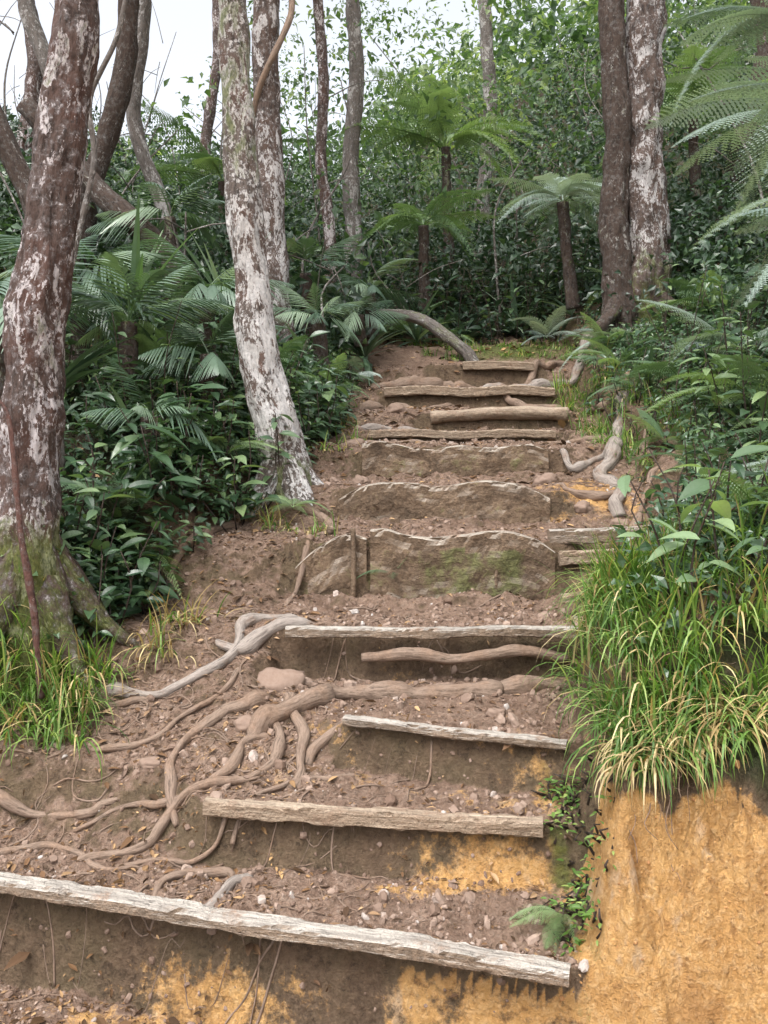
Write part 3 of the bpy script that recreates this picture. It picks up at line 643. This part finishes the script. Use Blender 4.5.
for (x,y,r,lean,bk) in [(1.5,14,.12,.1,M_BARKG),(-2.9,8.5,.11,.35,M_BARKD),(-2.6,7.2,.09,-.5,M_BARKD),(-2.1,9,.08,-.35,M_BARKG),(-3.6,10,.10,-.2,M_BARKG),(-4.8,12,.12,.1,M_BARK),(4.2,11,.12,.5,M_BARKD),(-3,15,.1,.2,M_BARK)]:
    z=float(H(x,y)); hh=rng.uniform(5,7.5)
    tree('tree',[(x,y,z-.2,r*1.4),(x+lean*.2,y,z+.8,r),(x+lean+rng.normal()*.15,y,z+hh*.3,r*.9),(x+lean+rng.normal()*.18,y,z+hh*.5,r*.8),(x+lean*1.5+rng.normal()*.22,y,z+hh*.8,r*.6),(x+lean*1.8,y,z+hh,r*.3)],bk,18,.08,.15,leafsize=.12,top_leaves=50,limbs=6,lump=.2,moss=.15)
mb=MB()
tube(mb,[(-1.75,4.9,-.3,.020),(-1.78,4.9,.4,.018),(-1.68,4.9,.95,.018),(-1.58,4.9,1.4,.016),(-1.60,4.9,1.75,.015),(-1.45,4.9,2.1,.014),(-1.35,4.9,2.6,.012)],10,.03,.14,8,0,.5)
tube(mb,[(-1.6,4.9,1.7,.012),(-1.72,4.9,1.95,.010),(-1.7,4.9,2.3,.008)],8,.03,.12,8,0,.5)
mb.build('liana',[M_BARKG])
mb=MB()
for _ in range(75):
    y=rng.uniform(7.5,19); x=rng.uniform(-.52,.52)*y
    if y<9.3 and -.6<x<2.2: continue
    z=float(H(x,y)); hh=rng.uniform(1.0,3.4); r=rng.uniform(.006,.018); l=rng.normal(size=2)*.7
    pts=[(x,y,z-.1,r),(x+l[0]*.2+rng.normal()*.1,y+l[1]*.3,z+hh*.35,r*.9),(x+l[0]*.7+rng.normal()*.15,y+l[1]*.6,z+hh*.7,r*.7),(x+l[0]*1.3,y+l[1],z+hh,r*.4)]
    tube(mb,pts,6,.12,.1,5,0,.5)
    for q in range(4):
        t=rng.uniform(.4,.95); b=np.array([x+l[0]*t,y+l[1]*t*.8,z+hh*t]); d=rdir(1,.5)[0]*rng.uniform(.3,.8)
        tube(mb,[(*b,r*.5),(*(b+d*.5+[0,0,.05]),r*.4),(*(b+d),r*.2)],5,.12,.1,5,0,.5)
mb.build('sapling_stems',[M_BARKG])
mb=MB(); tube(mb,[(-3.3,8.3,2.9,.09),(-2.6,8.1,2.1,.10),(-1.9,7.9,1.45,.11),(-1.5,7.8,.9,.12)],16,.04,.15,7,0,.5,None,.3); mb.build('fallen_trunk',[M_BARKD])
mb=MB(); tube(mb,[(-.05,9.25,1.10,.04),(.2,9.15,1.06,.055),(.4,9.1,1.0,.062),(.6,9.05,.86,.06),(.8,9.0,.70,.06),(.9,8.98,.55,.05)],16,.025,.25,7,0,.5,None,.5,.3,.3); mb.build('fallen_trunk',[M_BARKG])

# ------------------------------------------------------------------ background foliage
mb=MB()
n=7500; y=8.2+13*rng.random(n)**1.15; x=rng.uniform(-.60,.60,n)*y
k=~((y<9.9)&(x>-.35)&(x<2.15)); x,y=x[k],y[k]; n=len(x)
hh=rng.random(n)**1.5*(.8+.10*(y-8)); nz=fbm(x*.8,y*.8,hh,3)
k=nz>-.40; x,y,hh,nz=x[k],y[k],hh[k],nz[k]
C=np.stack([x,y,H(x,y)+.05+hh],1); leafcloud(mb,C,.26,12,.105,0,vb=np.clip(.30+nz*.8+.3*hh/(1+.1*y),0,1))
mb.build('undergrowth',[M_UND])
mb=MB()
n=9500; y=9.5+12*rng.random(n); x=rng.uniform(-.58,.58,n)*y; z0=H(x,y); z=z0+rng.random(n)**.9*8.5
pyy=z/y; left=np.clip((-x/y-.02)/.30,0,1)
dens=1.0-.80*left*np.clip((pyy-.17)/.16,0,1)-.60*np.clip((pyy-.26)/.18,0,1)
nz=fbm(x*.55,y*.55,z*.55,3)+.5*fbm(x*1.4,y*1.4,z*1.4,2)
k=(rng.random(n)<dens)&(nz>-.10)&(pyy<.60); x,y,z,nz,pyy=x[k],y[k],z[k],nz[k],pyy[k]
leafcloud(mb,np.stack([x,y,z],1),.36,14,.112,0,vb=np.clip(.12+nz*.75+1.4*np.clip(pyy-.1,0,.4),0,1))  # leaf colour lightens with view height, brighter canopy top put into the colour
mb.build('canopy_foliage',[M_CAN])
mb=MB()
n=1500; y=rng.uniform(21,36,n); x=rng.uniform(-.7,.7,n)*y; z=H(x,y)+rng.random(n)*np.where(x<-3,1.2,2.5)
nz=fbm(x*.25,y*.25,z*.25,3)
leafcloud(mb,np.stack([x,y,z],1),1.1,14,.34,0,vb=np.clip(.7+nz,0,1)); mb.build('distant_forest',[M_CAN])

# ------------------------------------------------------------------ ferns, palms, shrubs
def frondplant(name,pos,nf,L,tpls,mat,el=(25,70),trunk=None,az=None,vr=(0,1)):
    mb=MB(); pos=np.array(pos,float)
    if trunk: tube(mb,[(pos[0]+trunk[0],pos[1],pos[2]-trunk[1],.075),(pos[0]+trunk[0]*.4,pos[1],pos[2]-trunk[1]*.5,.06),(*pos,.055)],16,.03,.3,10,1,.5,None,.4)
    for i in range(nf):
        a=(i/nf*2*pi+rng.normal()*.2) if az is None else radians(rng.uniform(*az)); e=radians(rng.uniform(*el))
        F=[math.cos(a)*math.cos(e),math.sin(a)*math.cos(e),math.sin(e)]
        l=L*rng.uniform(.7,1.1); U=np.array([0,0,1.])+rng.normal(size=3)*.15
        mb.inst(tpls[rng.integers(len(tpls))],pos,F,U,l,0,rng.uniform(*vr))
    return mb.build(name,[mat,M_BARKD])
frondplant('tree_fern',(.78,11.4,3.45),18,1.35,FERN,M_FERN,(15,60),(.05,1.6),vr=(.7,1))
frondplant('tree_fern',(.45,10.2,2.2),13,.9,FERN,M_FERN,(10,60),(0,1.0),vr=(.2,.9))
frondplant('tree_fern',(1.85,9.3,2.25),15,1.0,FERN,M_SILV,(0,50),(.1,1.1),vr=(.2,.9))
frondplant('tree_fern',(3.5,10.2,3.4),16,1.5,FERN,M_FERN,(5,60),(.1,2))
frondplant('tree_fern',(-1.9,10.6,2.8),12,1.2,FERN,M_FERN,(5,60),(.1,1.8))
frondplant('tree_fern',(2.45,4.6,1.62),18,1.0,FERN,M_SILV,(-5,40),(.1,1.9),vr=(.2,.8))
frondplant('tree_fern',(2.10,4.0,.88),16,.74,FERN,M_SILV,(-5,45),(.1,1.2),vr=(0,.7))
frondplant('tree_fern',(3.0,6.4,2.2),16,1.15,FERN,M_SILV,(-5,50),(.1,2.0),vr=(.1,.8))
frondplant('tree_fern',(3.4,7.4,3.3),16,1.3,FERN,M_SILV,(0,50),(.1,2.3),vr=(0,.6))
for p,nf,L,m in [((2.2,4.7),12,.7,M_FERN),((2.0,4.0),11,.6,M_SILV),((2.3,5.6),11,.75,M_FERN),((2.1,6.3),10,.6,M_FERN),((2.6,6.6),12,.8,M_SILV),((1.9,7.3),9,.5,M_FERN),((-1.35,4.75),9,.5,M_FERN),((-1.2,4.6),7,.36,M_FERN),((-.52,5.15),7,.28,M_FERN),((-1.6,6.0),9,.6,M_FERN),((.05,4.66),4,.2,M_FERN),((-.9,6.6),9,.6,M_FERN),((.2,9.9),10,.6,M_FERN),((2.6,9.6),10,.7,M_FERN),((1.5,3.5),9,.45,M_FERN),((2.9,8.0),10,.7,M_FERN),((1.7,9.4),9,.5,M_SILV),((-.95,5.3),8,.4,M_FERN),
  ((-.42,6.6),8,.36,M_FERN),((-.45,7.4),9,.45,M_FERN),((-.3,8.1),9,.42,M_SILV),((1.85,6.6),8,.38,M_FERN),((1.95,7.9),9,.45,M_FERN),((2.1,8.2),9,.5,M_SILV),((1.75,5.6),8,.34,M_FERN),((1.75,5.0),8,.36,M_FERN),((.7,9.8),8,.4,M_FERN)]:
    x,y=p; z=float(H(x,y))+.08; frondplant('fern',(x,y,z),nf,L,FERN,m,(15,65),vr=(.2,1))
frondplant('fern',(.56,2.84,float(H(.6,2.86))+.03),6,.19,FERN,M_FERN,(5,45),az=(150,300),vr=(.8,1))
for p,nf,L,tr in [((-1.62,5.7,.62),12,.68,1.1),((-1.12,5.75,.42),10,.55,.8),((-1.35,5.2,.02),9,.5,.5),((-2.1,6.2,1.0),12,.8,1.3),((-1.3,6.6,.95),11,.65,.9),((-.55,7.6,.85),10,.55,.5),((-.75,8.6,1.4),10,.65,.7),((-.15,9.3,1.35),11,.6,.5),((-1.9,8.0,1.8),11,.75,1.3),((-2.2,5.2,.6),10,.7,1.1),((-.25,8.6,1.0),10,.5,.3)]:
    frondplant('palm',p,nf,L,PALM,M_PALM,(0,65),(.03,tr),vr=(.1,.95))
def strapplant(pos,n,L,mat,tp=LEAFL,up=.9):
    mb=MB(); F=rdir(n,up); U=np.tile([0,0,1.],(n,1)); mb.inst(tp,np.tile(pos,(n,1)),F,U,rng.uniform(.6,1.1,n)*L,0); mb.build('strap_leaf_plant',[mat])
for x,y,n,L in [(-.2,8.8,26,.6),(.35,9.6,24,.55),(-.6,7.2,22,.5),(-1.0,7.6,24,.6),(2.0,9.6,22,.55),(.9,10.0,22,.5),(-1.5,5.3,18,.4),(1.95,6.6,18,.4),(-2.1,5.7,24,.7),(-.5,10.3,26,.8),(1.5,10.3,26,.6),(-1.35,7.4,24,.8)]:
    strapplant((x,y,float(H(x,y))+.05),n,L,M_PALM)
strapplant((-1.72,6.2,.75),16,.75,M_FERN,SPEAR,1.6); strapplant((-1.25,7.0,.9),14,.7,M_PALM,SPEAR,1.5)
def shrubs(name,pts,hr,nl,ls,mat=M_LEAF,tpl=LEAFN,lean=.25):
    mb=MB()
    for x,y in pts:
        z=float(H(x,y)); h=rng.uniform(*hr); l=rng.normal(size=2)*lean*h; l[1]-=.1*h
        b=np.array([x,y,z]); top=b+[l[0],l[1],h]; mid=(b+top)/2+[*(rng.normal(size=2)*.03),.02]
        tube(mb,[(*b,.005),(*mid,.004),(*top,.0025)],5,.08,.05,5,1,.5)
        t=np.linspace(.2,1,nl); O=b+(top-b)*t[:,None]; a=np.arange(nl)*2.4+rng.random()*6
        F=np.stack([np.cos(a),np.sin(a),rng.uniform(-.35,.5,nl)],1); O=O+F*.02
        mb.inst(tpl,O,F,np.array([0,-.15,1.])+rng.normal(size=(nl,3))*.25,ls*rng.uniform(.6,1.25,nl)*rng.uniform(.6,1.35),0,np.clip(rng.random()*.75+rng.random(nl)*.35,0,1))
    mb.build(name,[mat,M_BARKD])
def region(n,f): return [f() for _ in range(n)]
def leftreg():
    y=rng.uniform(3.95,6.8); return xleft(y)+.12-abs(rng.normal())*.45-.05,y
shrubs('broadleaf_shrub',region(235,leftreg),(.08,.50),10,.11)
shrubs('broadleaf_shrub',region(14,leftreg),(.25,.5),8,.19)
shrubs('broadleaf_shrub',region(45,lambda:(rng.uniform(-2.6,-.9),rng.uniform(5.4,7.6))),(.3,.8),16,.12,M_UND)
def rightreg():
    y=rng.uniform(3.2,8.2); return xright(y)+.25+abs(rng.normal())*.6,y
shrubs('broadleaf_shrub',region(230,rightreg),(.08,.4),10,.07)
shrubs('broadleaf_shrub',region(50,lambda:(rng.uniform(1.9,3.4),rng.uniform(4.2,7.5))),(.4,.9),15,.10)
shrubs('broadleaf_shrub',region(8,lambda:(rng.uniform(1.0,1.35),rng.uniform(3.0,3.5))),(.36,.5),6,.14,M_FERN)
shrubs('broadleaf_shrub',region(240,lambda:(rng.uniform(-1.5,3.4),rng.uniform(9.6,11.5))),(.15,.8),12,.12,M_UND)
def upl():
    y=rng.uniform(5.7,9.0); return xleft(y)+.08-abs(rng.normal())*.22,y
def upr():
    y=rng.uniform(5.6,9.2); return xright(y)+.02+abs(rng.normal())*.25,y
shrubs('broadleaf_shrub',region(110,upl),(.04,.28),8,.08); shrubs('broadleaf_shrub',region(120,upr),(.04,.26),8,.07)
shrubs('climbing_creeper',region(80,lambda:(rng.normal()*.04+.64,rng.uniform(2.68,3.3))),(.01,.06),6,.028,M_GRASS,LEAFM)
mb=MB(); n=1500
y=3.9+5.5*rng.random(n); xx=xleft(y)-.0-np.abs(rng.normal(size=n))*.8
C=np.stack([xx,y,H(xx,y)+.06+.12*rng.random(n)],1); leafcloud(mb,C,.12,9,.055,0)
y=3.0+6.2*rng.random(n); xx=xright(y)+.25+np.abs(rng.normal(size=n))*.9
C=np.stack([xx,y,H(xx,y)+.06+.12*rng.random(n)],1); leafcloud(mb,C,.12,9,.05,0)
n=1500; x=rng.uniform(-5.5,5.5,n); y=rng.uniform(5.8,10,n); k=((x<xleft(y)-.7)|(x>xright(y)+.9)); x,y=x[k],y[k]; n=len(x)
leafcloud(mb,np.stack([x,y,H(x,y)+.05+rng.random(n)**2*.8],1),.22,12,.10,0)
mb.build('bank_foliage',[M_LEAF])

# ------------------------------------------------------------------ grass
def grass(name,pts,L,bias=(0,-.5),per=26,wid=1.,dry=.12,spread=.04,tp=BLADES):
    mb=MB()
    for x,y in pts:
        z=float(H(x,y)); n=per; a=rng.uniform(0,2*pi,n); F=np.stack([np.cos(a)+bias[0],np.sin(a)+bias[1],0*a],1)
        O=np.array([x,y,z-.01])+rng.normal(size=(n,3))*[spread,spread,0]; S=rng.uniform(.45,1.1,n)*L
        S3=np.stack([S*0+.38*wid,S,S],1); g=rng.integers(len(tp),size=n); dr=rng.random(n)<dry
        for t in range(len(tp)):
            for d in (0,1):
                k=(g==t)&(dr==bool(d))
                if k.any(): mb.inst(tp[t],O[k],F[k],[0,0,1.],S3[k],d,rng.random(k.sum()))
    mb.build(name,[M_GRASS,M_DRY])
def rg():
    y=rng.uniform(2.84,3.9); return max(xright(y)+.05,.76)+abs(rng.normal())*.32,y
grass('grass_clump',region(110,rg),.33,(-.5,-.8),per=28,dry=.16)
grass('grass_clump',region(46,lambda:(rng.uniform(.78,1.6),rng.uniform(2.78,2.92))),.26,(-.3,-1.2),per=26,dry=.5,tp=BLADES[1:4])
grass('grass_clump',region(42,lambda:(rng.uniform(-1.9,-1.22),rng.uniform(3.62,4.0))),.30,(.1,-.6),per=28,dry=.2)
grass('grass_clump',region(5,lambda:(rng.uniform(-1.02,-.9),rng.uniform(4.0,4.25))),.26,(.2,-.8),per=20,dry=.7)
grass('grass_clump',region(60,lambda:(rng.uniform(1.45,2.1),rng.uniform(5.6,8.2))),.22,(-.4,-.5),per=20,dry=.12)
grass('grass_clump',region(8,lambda:(rng.uniform(-.75,-.3),rng.uniform(4.9,5.3))),.18,(0,-.6),per=14,dry=.5)
grass('grass_clump',region(18,lambda:(rng.uniform(-.5,-.15),rng.uniform(5.7,8.4))),.14,(.2,-.6),per=14,dry=.3)
grass('grass_clump',region(45,lambda:(rng.uniform(.3,2.0),rng.uniform(9.0,9.8))),.12,(0,-.3),per=22,dry=.1)

# ------------------------------------------------------------------ light, sky, camera
sc=bpy.context.scene
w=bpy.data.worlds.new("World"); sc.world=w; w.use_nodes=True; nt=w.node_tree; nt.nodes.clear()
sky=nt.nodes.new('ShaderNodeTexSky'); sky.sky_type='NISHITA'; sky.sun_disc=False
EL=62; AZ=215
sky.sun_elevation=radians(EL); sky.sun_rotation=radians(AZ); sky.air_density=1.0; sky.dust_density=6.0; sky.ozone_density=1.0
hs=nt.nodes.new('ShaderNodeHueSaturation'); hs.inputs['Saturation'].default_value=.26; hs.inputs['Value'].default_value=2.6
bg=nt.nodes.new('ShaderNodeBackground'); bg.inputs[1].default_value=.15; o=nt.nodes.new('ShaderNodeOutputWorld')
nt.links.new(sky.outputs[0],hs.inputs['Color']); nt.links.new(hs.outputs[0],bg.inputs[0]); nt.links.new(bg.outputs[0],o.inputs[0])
sd=bpy.data.lights.new('sun','SUN'); sd.energy=1.15; sd.angle=radians(25); sd.color=(1,.98,.95)
so=bpy.data.objects.new('sun',sd); sc.collection.objects.link(so)
d=Vector((math.sin(radians(AZ))*math.cos(radians(EL)),math.cos(radians(AZ))*math.cos(radians(EL)),math.sin(radians(EL))))
so.rotation_euler=d.to_track_quat('Z','Y').to_euler()
cd=bpy.data.cameras.new('camera'); cam=bpy.data.objects.new('camera',cd); sc.collection.objects.link(cam)
cam.location=(0,0,0); cam.rotation_euler=(radians(90),0,0)
cd.sensor_fit='VERTICAL'; cd.sensor_height=24; cd.sensor_width=18; cd.lens=24*900/1024; cd.shift_y=-(512-420)/1024
cd.clip_start=.05; cd.clip_end=500
sc.camera=cam
sc.view_settings.view_transform='Standard'; sc.view_settings.look='None'; sc.view_settings.exposure=0; sc.view_settings.gamma=1
